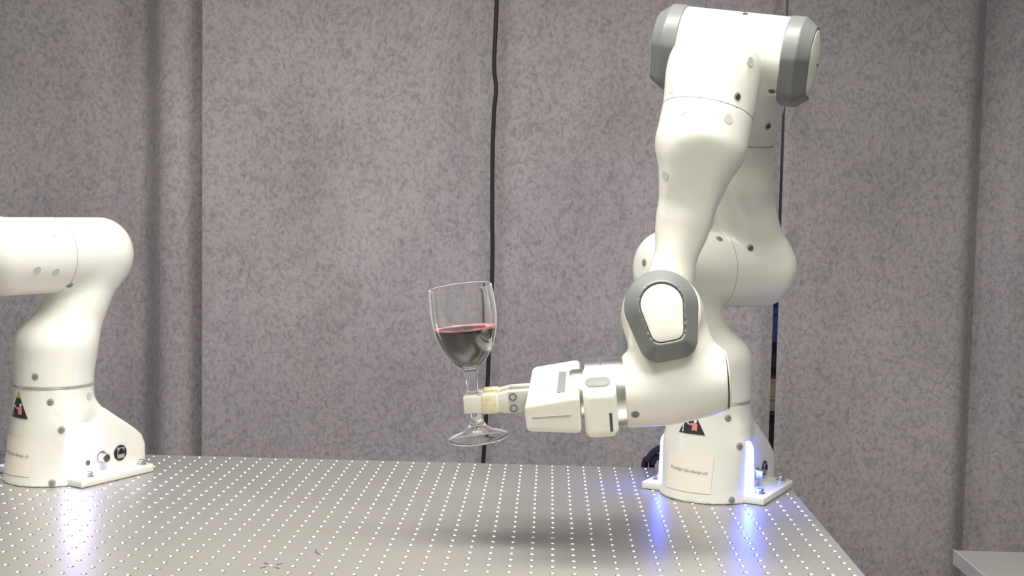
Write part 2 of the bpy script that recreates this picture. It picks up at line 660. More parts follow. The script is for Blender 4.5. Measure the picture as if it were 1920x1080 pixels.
def np_mesh(name, V, F, material):
    me = bpy.data.meshes.new(name)
    k = F.shape[1]
    me.vertices.add(len(V))
    me.vertices.foreach_set('co', V.astype(np.float32).ravel())
    me.loops.add(F.size)
    me.loops.foreach_set('vertex_index', F.astype(np.int32).ravel())
    me.polygons.add(len(F))
    me.polygons.foreach_set('loop_start', (np.arange(len(F)) * k).astype(np.int32))
    me.polygons.foreach_set('loop_total', np.full(len(F), k, np.int32))
    me.update(calc_edges=True)
    me.validate()
    me.materials.append(material)
    return me


V, F = tile(tv, tf)
# rim strips around the drilled field, and the sides
gx0, gx1 = cx.min() - hp, cx.max() + hp
gy0, gy1 = cyv.min() - hp, cyv.max() + hp
link_obj('table_top', np_mesh('table_top', V, F[:, ::-1] if False else F, M['table']), tb)
V, F = tile(hv, hf)
link_obj('hole_countersinks', np_mesh('hole_countersinks', V, F, M['hole']), tb, kind='stuff')
V, F = tile(bv, bf)
link_obj('hole_bores', np_mesh('hole_bores', V, F, M['bore']), tb, kind='stuff')
bm = bmesh.new()
for lo_, hi_ in (((X0, Y0, -0.05), (X1, Y1, -0.0115)),
                 ((gx1 - 0.0002, Y0, -0.0115), (X1, Y1, 0)), ((X0, Y0, -0.0115), (gx0 + 0.0002, Y1, 0)),
                 ((gx0, gy1 - 0.0002, -0.0115), (gx1, Y1, 0)), ((gx0, Y0, -0.0115), (gx1, gy0 + 0.0002, 0))):
    if hi_[0] - lo_[0] < 0.002 or hi_[1] - lo_[1] < 0.002:
        continue
    t = box_bm(lo_, hi_)
    me_ = bpy.data.meshes.new('t')
    t.to_mesh(me_)
    t.free()
    bm.from_mesh(me_)
    bpy.data.meshes.remove(me_)
link_obj('table_body', bm_mesh('table_body', bm, M['table']), tb)
for lx in (X0 + 0.12, X1 - 0.16):
    for ly in (Y0 + 0.1, Y1 - 0.12):
        link_obj('leg', bm_mesh('leg', box_bm((lx - 0.04, ly - 0.04, -ZT), (lx + 0.04, ly + 0.04, -0.05), 0.004), M['legs']), tb)
HX, HY = -13 * PITCH, -23 * PITCH
QX, QY = -11.2 * PITCH, -20.7 * PITCH


def flat_stroke(pts, wdt, z=0.0004):
    vs, fs = [], []
    for i, p in enumerate(pts):
        a = Vector(pts[max(i - 1, 0)])
        b2 = Vector(pts[min(i + 1, len(pts) - 1)])
        d = (b2 - a).normalized()
        nrm = Vector((-d.y, d.x))
        vs += [(p[0] + nrm.x * wdt, p[1] + nrm.y * wdt, z), (p[0] - nrm.x * wdt, p[1] - nrm.y * wdt, z)]
    for i in range(len(pts) - 1):
        fs.append((2 * i, 2 * i + 1, 2 * i + 3, 2 * i + 2))
    return vs, fs


def stroke_mesh(paths, wdt):
    vs, fs = [], []
    for pth in paths:
        v, f = flat_stroke(pth, wdt)
        k = len(vs)
        vs += v
        fs += [tuple(k + i for i in t_) for t_ in f]
    return mesh('pen_mark', vs, fs, M['pen'])


# small pencilled marks on the plate: a cross over one hole and a short curve beside another
link_obj('pen_mark', stroke_mesh([[(HX - 0.011, HY - 0.010), (HX - 0.005, HY - 0.005)], [(HX + 0.011, HY + 0.010), (HX + 0.005, HY + 0.005)],
                                  [(HX - 0.011, HY + 0.010), (HX - 0.005, HY + 0.005)], [(HX + 0.011, HY - 0.010), (HX + 0.005, HY - 0.005)]], 0.0011), tb)
link_obj('pen_mark', stroke_mesh([[(QX - 0.006, QY + 0.012), (QX - 0.0055, QY + 0.004), (QX - 0.002, QY - 0.004), (QX + 0.006, QY - 0.010)]], 0.0009), tb)

# ------------------------------------------------------------------ robot arm
TH = math.radians(241.7)
HP = math.pi / 2
DH = [(0, 0, 0, .333), (-HP, 0, 0, 0), (HP, 0, -.316, 0), (HP, .0825, 0, 0), (-HP, -.0825, .384, 0), (HP, 0, 0, 0), (HP, .088, 0, 0)]


def fk(q):
    Mx = Matrix.Identity(4)
    out = [Mx.copy()]
    for (a, x, y, z), qi in zip(DH, q):
        Mx = Mx @ Matrix.Translation((x, y, z)) @ Matrix.Rotation(a, 4, 'X') @ Matrix.Rotation(qi, 4, 'Z')
        out.append(Mx.copy())
    return out


RC = 0.057      # tube radius of the arm


def base_r(z):
    t = np.clip((0.14 - z) / 0.14, 0, 1)
    return RC + 0.0165 * t ** 1.8


def base_rad(an, z):
    """radius of the base front; it swells towards the light bars at its sides"""
    tz = np.clip((0.128 - z) / 0.055, 0, 1)
    tz = tz * tz * (3 - 2 * tz)
    return base_r(z) + np.maximum(0, 0.0700 - base_r(z)) * np.exp(-((np.abs(an) - 1.22) / 0.42) ** 2) * tz


PX = 0.024      # where the side panel steps in behind the round front


def f_base(P):
    x, y, z = P[:, 0], P[:, 1], P[:, 2]
    rad = np.hypot(x, y)
    col = np.maximum((rad - base_rad(np.arctan2(y, x), z)) * 0.93, np.maximum(z - 0.141, -z))
    block = np.maximum(np.maximum(x - PX, 0.0560 - np.abs(y)), z - 0.0875)
    col = smax(col, -block, 0.002)
    prof = [(-0.127, -0.02), (-0.127, 0.036), (-0.120, 0.052), (-0.106, 0.064), (-0.045, 0.106), (-0.030, 0.120), (-0.020, 0.138), (0.03, 0.141), (0.03, -0.02)]
    d2 = s_poly2(x, z, prof)
    taper = 0.060 - 0.10 * np.maximum(0, z - 0.072) - 0.25 * np.maximum(0, z - 0.10)
    a, c = d2 + 0.008, np.abs(y) - taper + 0.008
    rear = np.minimum(np.maximum(a, c), 0) + np.hypot(np.maximum(a, 0), np.maximum(c, 0)) - 0.008
    k = 0.003 + 0.009 * np.clip((z - 0.088) / 0.02, 0, 1)
    h = np.maximum(k - np.abs(col - rear), 0) / k
    return np.maximum(np.minimum(col, rear) - h * h * k * 0.25, -z)


def f_shoulder(P):
    col = s_cyl(P, (0, 0, -0.192), (0, 0, -0.106), RC, 0.0)
    col = s_cyl(P, (0, 0, -0.26), (0, 0, -0.100), RC, 0.036)
    col = np.maximum(col, -0.192 - P[:, 2])
    neck = s_rcone(P, (0, -0.012, -0.132), (0, -0.060, -0.034), 0.047, 0.045)
    ball = s_cyl(P, (0, -0.126, 0), (0, 0.05, 0), 0.0565, 0.046)
    ball = np.maximum(ball, P[:, 1] - 0.004)
    d = smin(col, neck, 0.026)
    return smin(d, ball, 0.016)


def f_elbow(P):
    x, y, z = P.T
    col = s_cyl(P, (0, 0, -0.20), (0, 0, -0.012), RC + 0.0003, 0.045)
    col = np.maximum(col, -0.128 - z)
    elb = s_cyl(P, (0.0825, -0.004, 0), (0.0825, 0.074, 0), 0.0525, 0.003)
    br = s_rcone(P, (0.008, 0.004, -0.062), (0.072, 0.022, -0.008), 0.053, 0.044)
    br = np.maximum(br, -(y + 0.03 + 0 * x))
    d = smin(col, br, 0.03)
    keep = smax(d, -s_cyl(P, (0.0825, -0.12, 0), (0.0825, 0.0, 0), 0.063, 0.002), 0.004)
    return smin(keep, elb, 0.014)


def f_forearm(P):
    x, y, z = P.T
    col = s_cyl(P, (0, 0, -0.36), (0, 0, -0.190), RC + 0.0006, 0.040)
    col = np.maximum(col, -0.268 - z)
    s1 = s_rcone(P, (0, 0.004, -0.212), (0, 0.040, -0.128), 0.0500, 0.0300)
    s2 = s_rcone(P, (0, 0.040, -0.132), (0, 0.058, -0.060), 0.0300, 0.0262)
    d = smin(col, s1, 0.015)
    # the front is scooped away below the barrel
    cut = (y + 0.057) * -0.74 + (z + 0.214) * 0.67
    d = smax(d, cut, 0.010)
    d = smin(d, s2, 0.02)
    s3 = s_rcone(P, (0, 0.058, -0.060), (0, 0.052, 0.0), 0.0262, 0.036)
    hub = s_cyl(P, (0, 0.004, 0), (0, 0.084, 0), 0.0450, 0.012)
    d = smin(d, s3, 0.016)
    return smin(d, hub, 0.016)


def f_wrist(P):
    x, y, z = P.T
    hub = s_cyl(P, (-0.003, -0.003, -0.002), (-0.003, -0.003, 0.058), 0.0455, 0.006)
    t = np.clip((y - 0.000) / 0.072, 0, 1)
    cxx = 0.088 - 0.0065 * t
    rad = np.hypot(x - cxx, z)
    a = rad - (0.0445 - 0.0065 * t ** 1.4) + 0.004
    c = np.abs(y - 0.0075) - 0.0615 + 0.004
    tube7 = np.minimum(np.maximum(a, c), 0) + np.hypot(np.maximum(a, 0), np.maximum(c, 0)) - 0.004
    web = s_rcone(P, (0.0, 0.0, 0.022), (0.078, 0.036, 0.002), 0.042, 0.038)
    web2 = s_rcone(P, (0.0, 0.0, 0.022), (0.080, -0.010, 0.002), 0.042, 0.039)
    d = smin(smin(web, web2, 0.02), tube7, 0.014)
    return smin(d, hub, 0.014)


def f_hand(P):
    x, y, z = P.T
    prof = [(-0.1, 0.0), (0.1, 0.0), (0.1, 0.065), (-0.1, 0.065)]
    a = s_poly2(y, z, prof) + 0.010
    c = np.abs(x) - (0.0240 - 0.0068 * np.clip(z / 0.065, 0, 1)) + 0.007
    d = np.minimum(np.maximum(a, c), 0) + np.hypot(np.maximum(a, 0) * 0.85, np.maximum(c, 0)) - 0.0078
    return d


def f_pod(P):
    # control pod on the flange: x outward, y tangential (up +), z along the flange axis
    x, y, z = P.T
    prof = [(0.0645, -0.041), (0.0645, 0.040), (0.1015, 0.043), (0.1015, -0.041)]
    b0 = s_box(P, (0.052, 0.003, 0.084), (0.036, 0.0365, 0.0195), 0.009)
    ch = (x * 0.55 + y * 0.835) - 0.0635          # facet that carries the button
    b0 = smax(b0, ch, 0.004)
    ch2 = (-(z - 0.0645)) * 0.75 + (-y) * 0.66 - 0.0205
    b0 = smax(b0, ch2, 0.006)
    return b0


H = 0.0026
ME = {}
ME['base'] = mesh_sdf(f_base, (-0.135, -0.08, -0.006), (0.082, 0.08, 0.148), 0.0024, 'base_housing', M['white'])
ME['shoulder'] = mesh_sdf(f_shoulder, (-0.066, -0.138, -0.200), (0.066, 0.066, 0.064), H, 'shoulder_housing', M['white'])
ME['elbow'] = mesh_sdf(f_elbow, (-0.066, -0.068, -0.141), (0.148, 0.078, 0.066), H, 'elbow_housing', M['white'])
ME['forearm'] = mesh_sdf(f_forearm, (-0.066, -0.066, -0.279), (0.066, 0.112, 0.056), H, 'forearm_housing', M['white'])
ME['wrist'] = mesh_sdf(f_wrist, (-0.056, -0.062, -0.052), (0.140, 0.090, 0.068), H, 'wrist_housing', M['white'])
ME['hand'] = mesh_sdf(f_hand, (-0.034, -0.11, -0.006), (0.034, 0.11, 0.072), 0.0020, 'gripper_body', M['white2'])
ME['pod'] = mesh_sdf(f_pod, (0.010, -0.046, 0.058), (0.094, 0.046, 0.110), 0.0018, 'control_pod', M['white2'])


def outline(r1, d, sw, rho, n=72):
    """round head at the origin, two rounded corners at (d, +-sw); polygon to be grown by rho"""
    pts = [((r1 - rho) * math.cos(a), (r1 - rho) * math.sin(a)) for a in np.linspace(math.radians(80), math.radians(280), n)]
    return pts + [(d, -sw), (d, sw)]


def cap_mesh(ol, rho, w0, w1, w2, slope, key, inset, inner=None):
    """grey joint cap: outline in xy (narrow end towards +x), built up along +z"""
    ext = np.array(ol)
    lo_, hi_ = ext.min(0) - rho - .006, ext.max(0) + rho + .006
    cs_ = 1 / math.sqrt(1 + slope * slope)

    def f(P):
        x, y, z = P.T
        e = s_poly2(x, y, ol) - rho
        a = (e + np.maximum(0, z - w1) * slope) * np.where(z > w1, cs_, 1) + 0.002
        c = np.abs(z - (w0 + w2) / 2) - (w2 - w0) / 2 + 0.002
        dd = np.minimum(np.maximum(a, c), 0) + np.hypot(np.maximum(a, 0), np.maximum(c, 0)) - 0.002
        hole = e + inset if inner is None else s_poly2(x, y, inner[0]) - inner[1]
        return np.maximum(dd, -np.maximum(hole - 0.0009, (w2 - 0.0035) - z))
    return mesh_sdf(f, (lo_[0], lo_[1], w0 - .006), (hi_[0], hi_[1], w2 + .006), 0.0018, key, M['grey'])


def insert_mesh(ol, rho, inset, z0, z1, dome, key):
    n = 64
    c0 = sum(p[0] for p in ol) / len(ol) * 0 + ol[-1][0] * 0.35
    pts = []
    for i in range(n):
        a = 2 * math.pi * i / n
        ca, sa = math.cos(a), math.sin(a)
        lo_, hi_ = 0.0, 0.2
        for _ in range(30):
            mid = (lo_ + hi_) / 2
            v = s_poly2(np.array([ca * mid + c0]), np.array([sa * mid]), ol)[0] - rho + inset
            if v < 0:
                lo_ = mid
            else:
                hi_ = mid
        pts.append((ca * lo_ + c0, sa * lo_))
    vs, fs = [], []
    levels = [(1.0, z0), (1.0, z1 - 0.0012), (0.985, z1 - 0.0003), (0.96, z1)] + [(s_, z1 + dome * (1 - s_ * s_)) for s_ in (0.8, 0.55, 0.3)]
    for s_, z in levels:
        for px_, py_ in pts:
            vs.append((c0 + (px_ - c0) * s_, py_ * s_, z))
    for k in range(len(levels) - 1):
        for i in range(n):
            j = (i + 1) % n
            fs.append((k * n + i, k * n + j, (k + 1) * n + j, (k + 1) * n + i))
    vs.append((c0, 0, z1 + dome))
    for i in range(n):
        fs.append(((len(levels) - 1) * n + i, (len(levels) - 1) * n + (i + 1) % n, len(vs) - 1))
    return mesh(key, vs, fs, M['insert'], smooth=True, autosmooth=40)


OE = outline(0.0545, 0.042, 0.016, 0.020)
ME['cap_elbow'] = cap_mesh(OE, 0.020, 0.069, 0.0885, 0.106, 0.70, 'joint_cap', 0.0150)
ME['ins_elbow'] = insert_mesh(OE, 0.020, 0.0150, 0.100, 0.1062, 0.005, 'cap_insert')
OW = outline(0.0440, 0.0430, 0.0125, 0.0220)
OI = outline(0.0252, 0.0325, 0.0080, 0.0115)
ME['cap_wrist'] = cap_mesh(OW, 0.0220, 0.044, 0.0565, 0.0715, 1.1, 'joint_cap', 0.0185, (OI, 0.0115))
ME['ins_wrist'] = insert_mesh(OI, 0.0115, 0.0004, 0.065, 0.0712, 0.0025, 'cap_insert')


def ring_mesh(r, wdt, key='joint_seam', material='seam', thick=0.0012, seg=96):
    prof = [(r - thick * 2, -wdt / 2), (r, -wdt / 2), (r, wdt / 2), (r - thick * 2, wdt / 2)]
    vs, fs = lathe(prof, seg)
    return mesh(key, vs, fs, M[material], smooth=True, autosmooth=30)


ME['seam'] = ring_mesh(RC + 0.0009, 0.0010)
ME['seam_s'] = ring_mesh(0.0565 + 0.0003, 0.0010)
ME['seam_e'] = ring_mesh(0.0525 + 0.0003, 0.0008)
# recessed cover screws: a shallow collar in recess-shade grey and a dark socket head
vs, fs = lathe([(0.0056, -0.0002), (0.0052, 0.0005), (0.0040, 0.0003), (0.0, 0.0003)], 22)
ME['recess'] = mesh('screw_recess', vs, fs, M['recess'], smooth=True, autosmooth=60)
vs, fs = lathe([(0.0036, 0.0003), (0.0035, 0.0013), (0.0031, 0.0016), (0.0018, 0.0016), (0.0016, 0.0008), (0.0, 0.0008)], 20)
ME['screwhead'] = mesh('screw', vs, fs, M['screw'], smooth=True, autosmooth=40)
vs, fs = lathe([(0.0062, -0.0002), (0.0060, 0.0004), (0.0, 0.0004)], 22)
ME['screwhead_g'] = ME['screwhead'].copy()
ME['screwhead_g'].materials[0] = M['screwgrey']
vs, fs = lathe([(0.0062, -0.0002), (0.0060, 0.0004), (0.0, 0.0004)], 22)
ME['plug'] = mesh('screw_plug', vs, fs, M['plug'], smooth=True, autosmooth=60)


def axis_matrix(p, nrm):
    z = Vector(nrm).normalized()
    x = z.orthogonal().normalized()
    y = z.cross(x)
    mm = Matrix((x, y, z)).transposed().to_4x4()
    mm.translation = Vector(p)
    return mm


def surf_patch(poly, off, u_cuts, frame):
    """flat polygon (u right, v up, metres) wrapped on the round base column.
       frame = (angle of u=0, z of v=0)"""
    bm = bmesh.new()
    f = bm.faces.new([bm.verts.new((p[0], p[1], 0)) for p in poly])
    us = [p[0] for p in poly]
    vs_ = [p[1] for p in poly]
    for c in np.arange(math.floor(min(us) / u_cuts) * u_cuts, max(us), u_cuts):
        bmesh.ops.bisect_plane(bm, geom=bm.verts[:] + bm.edges[:] + bm.faces[:], plane_co=(c, 0, 0), plane_no=(1, 0, 0))
    for c in np.arange(math.floor(min(vs_) / 0.01) * 0.01, max(vs_), 0.01):
        bmesh.ops.bisect_plane(bm, geom=bm.verts[:] + bm.edges[:] + bm.faces[:], plane_co=(0, c, 0), plane_no=(0, 1, 0))
    for v in bm.verts:
        z = frame[1] + v.co.y
        a = frame[0] + v.co.x / float(base_r(np.array(z)))
        r = float(base_rad(np.array(a), np.array(z)))
        v.co = Vector(((r + off) * math.cos(a), (r + off) * math.sin(a), z))
    return bm


def text_polys(s, size, shear=0.25):
    cu = bpy.data.curves.new('txt', 'FONT')
    cu.body = s
    cu.size = size
    cu.shear = shear
    cu.resolution_u = 2
    o = bpy.data.objects.new('txt', cu)
    COL.objects.link(o)
    bpy.context.view_layer.update()
    me = o.to_mesh()
    vs = [v.co.copy() for v in me.vertices]
    fs = [tuple(p.vertices) for p in me.polygons]
    o.to_mesh_clear()
    bpy.data.objects.remove(o)
    bpy.data.curves.remove(cu)
    return vs, fs


SCREWS = {
    'base': [((0.0405, 0.041, 0.1219), (0.744, 0.662, 0.092), 's'), ((0.035, 0.0579, 0.082), (0.695, 0.705, 0.142), 's'), ((0.0487, 0.0534, 0.0059), (0.669, 0.715, 0.201), 's'), ((-0.0173, 0.0555, 0.1245), (-0.224, 0.965, 0.134), 'p')],
    'shoulder': [((0.0345, -0.0173, 0.0447), (0.611, 0, 0.792), 's'), ((0.0105, -0.1258, 0.01), (0.063, -0.996, 0.07), 's'), ((-0.0261, 0.0506, -0.1739), (-0.47, 0.883, 0), 's'), ((-0.0365, -0.0015, -0.0432), (-0.664, 0, -0.748), 's')],
    'upper_shoulder': [((0.0426, -0.0255, -0.0414), (0.901, 0.255, -0.352), 's'), ((-0.0331, -0.0322, 0.0458), (-0.578, 0, 0.816), 'p'), ((0.0195, -0.0652, 0.053), (0.347, 0, 0.938), 'p'), ((0.023, -0.0336, 0.0516), (0.405, 0, 0.915), 'p')],
    'elbow': [((0.0997, 0.0104, 0.0496), (0.336, -0, 0.942), 's'), ((0.1105, 0.0612, -0.0444), (0.547, -0, -0.837), 's'), ((0.0344, 0.0511, -0.0977), (0.534, 0.815, -0.225), 's')],
    'upper_elbow': [((-0.0368, -0.0465, -0.0563), (-0.484, -0.875, 0.029), 'p'), ((-0.0382, 0.0438, -0.1039), (-0.674, 0.733, -0.093), 'p'), ((-0.0406, -0.0407, -0.1037), (-0.703, -0.71, -0.043), 's')],
    'forearm': [((0.0312, -0.0484, -0.2502), (0.552, -0.834, 0), 'p'), ((-0.0255, -0.0516, -0.2493), (-0.427, -0.904, 0), 'p'), ((0.0352, -0.0099, -0.1746), (0.716, -0.523, 0.463), 'p')],
    'wrist': [((0.1184, -0.0435, 0.0325), (0.68, 0, 0.733), 's')],
}


def robot(loc, q, led, label, q7pod=0.0, gripper=True, labeltext='li-comps lab-dwop-ch'):
    root = link_obj('robot_arm', None, matrix=Matrix.Translation((loc[0], loc[1], ZT + 0.0006)) @ Matrix.Rotation(TH, 4, 'Z'))
    top(root, label, 'robot arm', 'white jointed robot arms')
    Fk = fk(q)

    def part(name, key, mtx, parent=root, **pr):
        return link_obj(name, ME[key] if isinstance(key, str) else key, parent, mtx, **pr)

    # ---- base
    base = part('base_housing', 'base', Matrix.Identity(4))
    plate = link_obj('base_plate', bm_mesh('base_plate', prism_bm(
        [(0.031, -0.095), (0.031, 0.095), (-0.106, 0.095), (-0.114, 0.087), (-0.114, -0.087), (-0.106, -0.095)], 0.0, 0.0105, 0.0018), M['white'], True, 30), root)
    for bx, by in ((-0.098, 0.078), (-0.098, -0.078), (0.004, 0.080), (0.004, -0.080)):
        vs, fs = lathe([(0.0075, 0.0), (0.0075, 0.0012), (0.0052, 0.0012), (0.0052, 0.0065), (0.0046, 0.0072), (0.0028, 0.0072), (0.0026, 0.004), (0, 0.004)], 18)
        link_obj('bolt', mesh('bolt', vs, fs, M['bolt'], True, 30), plate, Matrix.Translation((bx, by, 0.0105)))
    for s in (-1, 1):
        # light bar in the step between round front and side panel
        bm = bmesh.new()
        rows = []
        for z in np.linspace(0.0108, 0.0850, 14):
            t_ = (z - 0.0108) / 0.0742
            yo = 0.0710 - 0.0025 * t_
            if t_ > 0.9:
                yo -= 0.004 * (t_ - 0.9) / 0.1
            rows.append([bm.verts.new((px_, s * yy, z)) for px_, yy in ((PX - 0.0180, 0.056), (PX + 0.0004, 0.056), (PX + 0.0004, yo), (PX - 0.0120, yo + 0.0022), (PX - 0.0180, yo - 0.0010))])
        for a, b2 in zip(rows, rows[1:]):
            for i in range(5):
                bm.faces.new((a[i], a[(i + 1) % 5], b2[(i + 1) % 5], b2[i]))
        bm.faces.new(rows[0])
        bm.faces.new(rows[-1])
        link_obj('led_strip', bm_mesh('led_strip', bm, M[led]), base)
        # sockets on the side panel
        mt = Matrix.Translation((-0.036, s * 0.0600, 0.030)) @ Matrix.Rotation(-s * HP, 4, 'X')
        vs, fs = lathe([(0.0095, -0.001), (0.0095, 0.0015), (0.0078, 0.002), (0.0070, 0.004), (0.0070, 0.0115), (0.0064, 0.0120), (0.0050, 0.0120), (0.0048, 0.004), (0, 0.004)], 24)
        so = link_obj('round_socket', mesh('round_socket', vs, fs, M['bolt'], True, 30), base, mt)
        vs, fs = lathe([(0.0049, 0.0105), (0, 0.0105)], 20)
        link_obj('socket_bore', mesh('socket_bore', vs, fs, M['screw']), so)
        mt = Matrix.Translation((-0.072, s * 0.0600, 0.031)) @ Matrix.Rotation(-s * HP, 4, 'X')
        vs, fs = lathe([(0.0120, -0.001), (0.0120, 0.0012), (0.0112, 0.0020), (0.0, 0.0020)], 28)
        so = link_obj('network_socket', mesh('network_socket', vs, fs, M['black'], True, 30), base, mt)
        zz = -1 if s > 0 else 1
        link_obj('socket_face', bm_mesh('socket_face', box_bm((-0.0068, -0.0082, 0.0012), (0.0068, 0.0082, 0.0026), 0.0004, 1), M['lightgrey']), so)
        link_obj('socket_opening', bm_mesh('socket_opening', prism_bm([(x_, -s * y_) for x_, y_ in ((-0.0058, -0.0016), (0.0058, -0.0016), (0.0058, 0.0040), (0.0030, 0.0040), (0.0030, 0.0068), (-0.0030, 0.0068), (-0.0030, 0.0040), (-0.0058, 0.0040))], 0.0020, 0.0030), M['dark']), so)
        mt = Matrix.Translation((-0.010, s * 0.0602, 0.026)) @ Matrix.Rotation(-s * HP, 4, 'X')
        vs, fs = lathe([(0.0042, -0.001), (0.0042, 0.0010), (0.0032, 0.0014), (0.0, 0.0008)], 20)
        link_obj('small_socket', mesh('small_socket', vs, fs, M['screw'], True, 30), base, mt)

    # ---- stickers on the round front
    fr = (math.radians(-7.5), 0.1005)      # hazard triangle
    tri = [(-0.0215, -0.004), (0.0215, -0.004), (0.0, 0.0345)]
    tri_e = [(-0.0232, -0.005), (0.0232, -0.005), (0.0, 0.0368)]
    st = link_obj('hazard_sticker', bm_mesh('hazard_sticker', surf_patch(tri_e, 0.0004, 0.005, fr), M['stkedge'], True), base, label='black triangular pinch hazard sticker')
    link_obj('sticker_field', bm_mesh('sticker_field', surf_patch(tri, 0.0007, 0.005, fr), M['stk'], True), base)
    link_obj('sticker_tip', bm_mesh('sticker_tip', surf_patch([(-0.0052, 0.0252), (0.0052, 0.0252), (0, 0.0335)], 0.0009, 0.005, fr), M['yellow'], True), base)
    arm = [(-0.0158, -0.0018), (-0.0122, -0.0018), (-0.0130, 0.0010), (-0.0122, 0.0092), (-0.0100, 0.0118), (-0.0078, 0.0118), (-0.0048, 0.0092), (-0.0036, 0.0106), (-0.0070, 0.0140), (-0.0106, 0.0140), (-0.0140, 0.0105), (-0.0146, 0.0010)]
    link_obj('sticker_arm', bm_mesh('sticker_arm', surf_patch(arm, 0.0009, 0.005, fr), M['stkwhite'], True), base)
    body = [(0.0012, 0.0010), (0.0050, 0.0018), (0.0092, 0.0010), (0.0094, 0.0110), (0.0066, 0.0124), (0.0025, 0.0120), (-0.0040, 0.0104), (-0.0040, 0.0088), (0.0018, 0.0082)]
    link_obj('sticker_figure', bm_mesh('sticker_figure', surf_patch(body, 0.0009, 0.005, fr), M['pink'], True), base)
    head = [(0.0062 + 0.0025 * math.cos(a), 0.0150 + 0.0028 * math.sin(a)) for a in np.linspace(0, 2 * math.pi, 12, endpoint=False)]
    link_obj('sticker_head', bm_mesh('sticker_head', surf_patch(head, 0.0009, 0.005, fr), M['stkwhite'], True), base)
    fp = (math.radians(-8.5), 0.041)      # paper label
    pw, ph = 0.0375, 0.0265
    pl = link_obj('paper_label', bm_mesh('paper_label', surf_patch([(-pw, -ph), (pw, -ph), (pw, ph), (-pw, ph)], 0.0008, 0.004, fp), M['paper'], True), base, label='small cream paper label with handwriting')
    vs, fs = text_polys(labeltext, 0.0090)
    wmax = max(v.x for v in vs)
    bm = bmesh.new()
    bv_ = []
    for v in vs:
        u_ = (v.x / wmax - 0.5) * 0.062
        z = fp[1] + v.y * 0.85 + 0.001 - 0.04 * u_
        a = fp[0] + u_ / float(base_r(np.array(z)))
        r = float(base_rad(np.array(a), np.array(z))) + 0.0012
        bv_.append(bm.verts.new((r * math.cos(a), r * math.sin(a), z)))
    for f in fs:
        try:
            bm.faces.new([bv_[i] for i in f])
        except ValueError:
            pass
    link_obj('handwriting', bm_mesh('handwriting', bm, M['ink']), base)

    # ---- links
    sh = part('shoulder_housing', 'shoulder', Fk[1])
    link_obj('joint_seam', ME['seam'], sh, Matrix.Translation((0, 0, -0.1925)))
    us_m = Fk[2] @ Matrix(((1, 0, 0, 0), (0, 0, 1, 0), (0, -1, 0, 0), (0, 0, 0, 1)))   # same housing, turned over
    us = part('shoulder_housing', 'shoulder', us_m)
    link_obj('joint_seam', ME['seam_s'], us, Matrix.Rotation(HP, 4, 'X'))
    link_obj('joint_seam', ME['seam'], us, Matrix.Translation((0, 0, -0.1880)))
    el = part('elbow_housing', 'elbow', Fk[3])
    ue_m = Fk[4] @ Matrix(((1, 0, 0, -0.0825), (0, 0, -1, 0), (0, 1, 0, 0), (0, 0, 0, 1)))
    ue = part('elbow_housing', 'elbow', ue_m)
    link_obj('joint_seam', ME['seam_e'], el, Matrix.Translation((0.0825, 0, 0)) @ Matrix.Rotation(HP, 4, 'X'))
    for e_ in (el, ue):
        cm = Matrix.Translation((0.0825, 0, 0)) @ Matrix(((0, 1, 0, 0), (0, 0, 1, 0), (1, 0, 0, 0), (0, 0, 0, 1))) @ Matrix.Rotation(math.radians(180 - 12), 4, 'Z')
        c_ = link_obj('joint_cap', ME['cap_elbow'], e_, cm)
        link_obj('cap_insert', ME['ins_elbow'], e_, cm)
        link_obj('screw', ME['screwhead'], e_, cm @ axis_matrix((0.0053, -0.004, 0.1112), (0, 0, 1)))
    fo = part('forearm_housing', 'forearm', Fk[5])
    link_obj('joint_seam', ME['seam'], fo, Matrix.Translation((0, 0, -0.2678)))
    wr = part('wrist_housing', 'wrist', Fk[6])
    wm = Matrix.Translation((-0.006, -0.0040, 0.004)) @ Matrix.Rotation(math.radians(7), 4, 'Z')
    link_obj('joint_cap', ME['cap_wrist'], wr, wm)
    link_obj('cap_insert', ME['ins_wrist'], wr, wm)
    fm = Matrix(((0, 1, 0, 0.006), (0, 0, 1, 0.022), (1, 0, 0, 0), (0, 0, 0, 1))) @ Matrix.Diagonal((1.1, 1.1, 1.0, 1.0))
    link_obj('joint_cap', ME['cap_wrist'], fo, fm)
    link_obj('cap_insert', ME['ins_wrist'], fo, fm)
    for key, ob, par in (('base', Matrix.Identity(4), base), ('shoulder', Fk[1], sh), ('upper_shoulder', us_m, us), ('elbow', Fk[3], el), ('upper_elbow', ue_m, ue), ('forearm', Fk[5], fo), ('wrist', Fk[6], wr)):
        for p, nrm, kind in SCREWS[key]:
            mm = axis_matrix(p, nrm)
            if kind == 'p':
                link_obj('screw_plug', ME['plug'], par, mm)
            else:
                link_obj('screw_recess', ME['recess'], par, mm)
                link_obj('screw', ME['screwhead_g' if key in ('base', 'shoulder') else 'screwhead'], par, mm)
    # rear lid of the wrist tube
    lm = Matrix(((1, 0, 0, 0.0815), (0, 0, 1, 0.0668), (0, -1, 0, 0), (0, 0, 0, 1)))
    vs, fs = lathe([(0.0350, -0.004), (0.0350, 0.0042), (0.030, 0.0042)], 48)
    link_obj('lid_gap', mesh('lid_gap', vs, fs, M['black'], True, 40), wr, lm)
    vs, fs = lathe([(0.0340, 0.0038), (0.0374, 0.0040), (0.0370, 0.0050), (0.034, 0.0062), (0.0, 0.0070)], 48)
    link_obj('wrist_end_lid', mesh('wrist_end_lid', vs, fs, M['white'], True, 60), wr, lm)
    # ---- flange
    f7 = Fk[7]
    prof = [(0.0, 0.050), (0.0425, 0.050), (0.0425, 0.0560), (0.0432, 0.0562), (0.0432, 0.0795), (0.0418, 0.080), (0.0418, 0.0815), (0.0432, 0.082), (0.0432, 0.1005), (0.042, 0.1015), (0.0, 0.1015)]
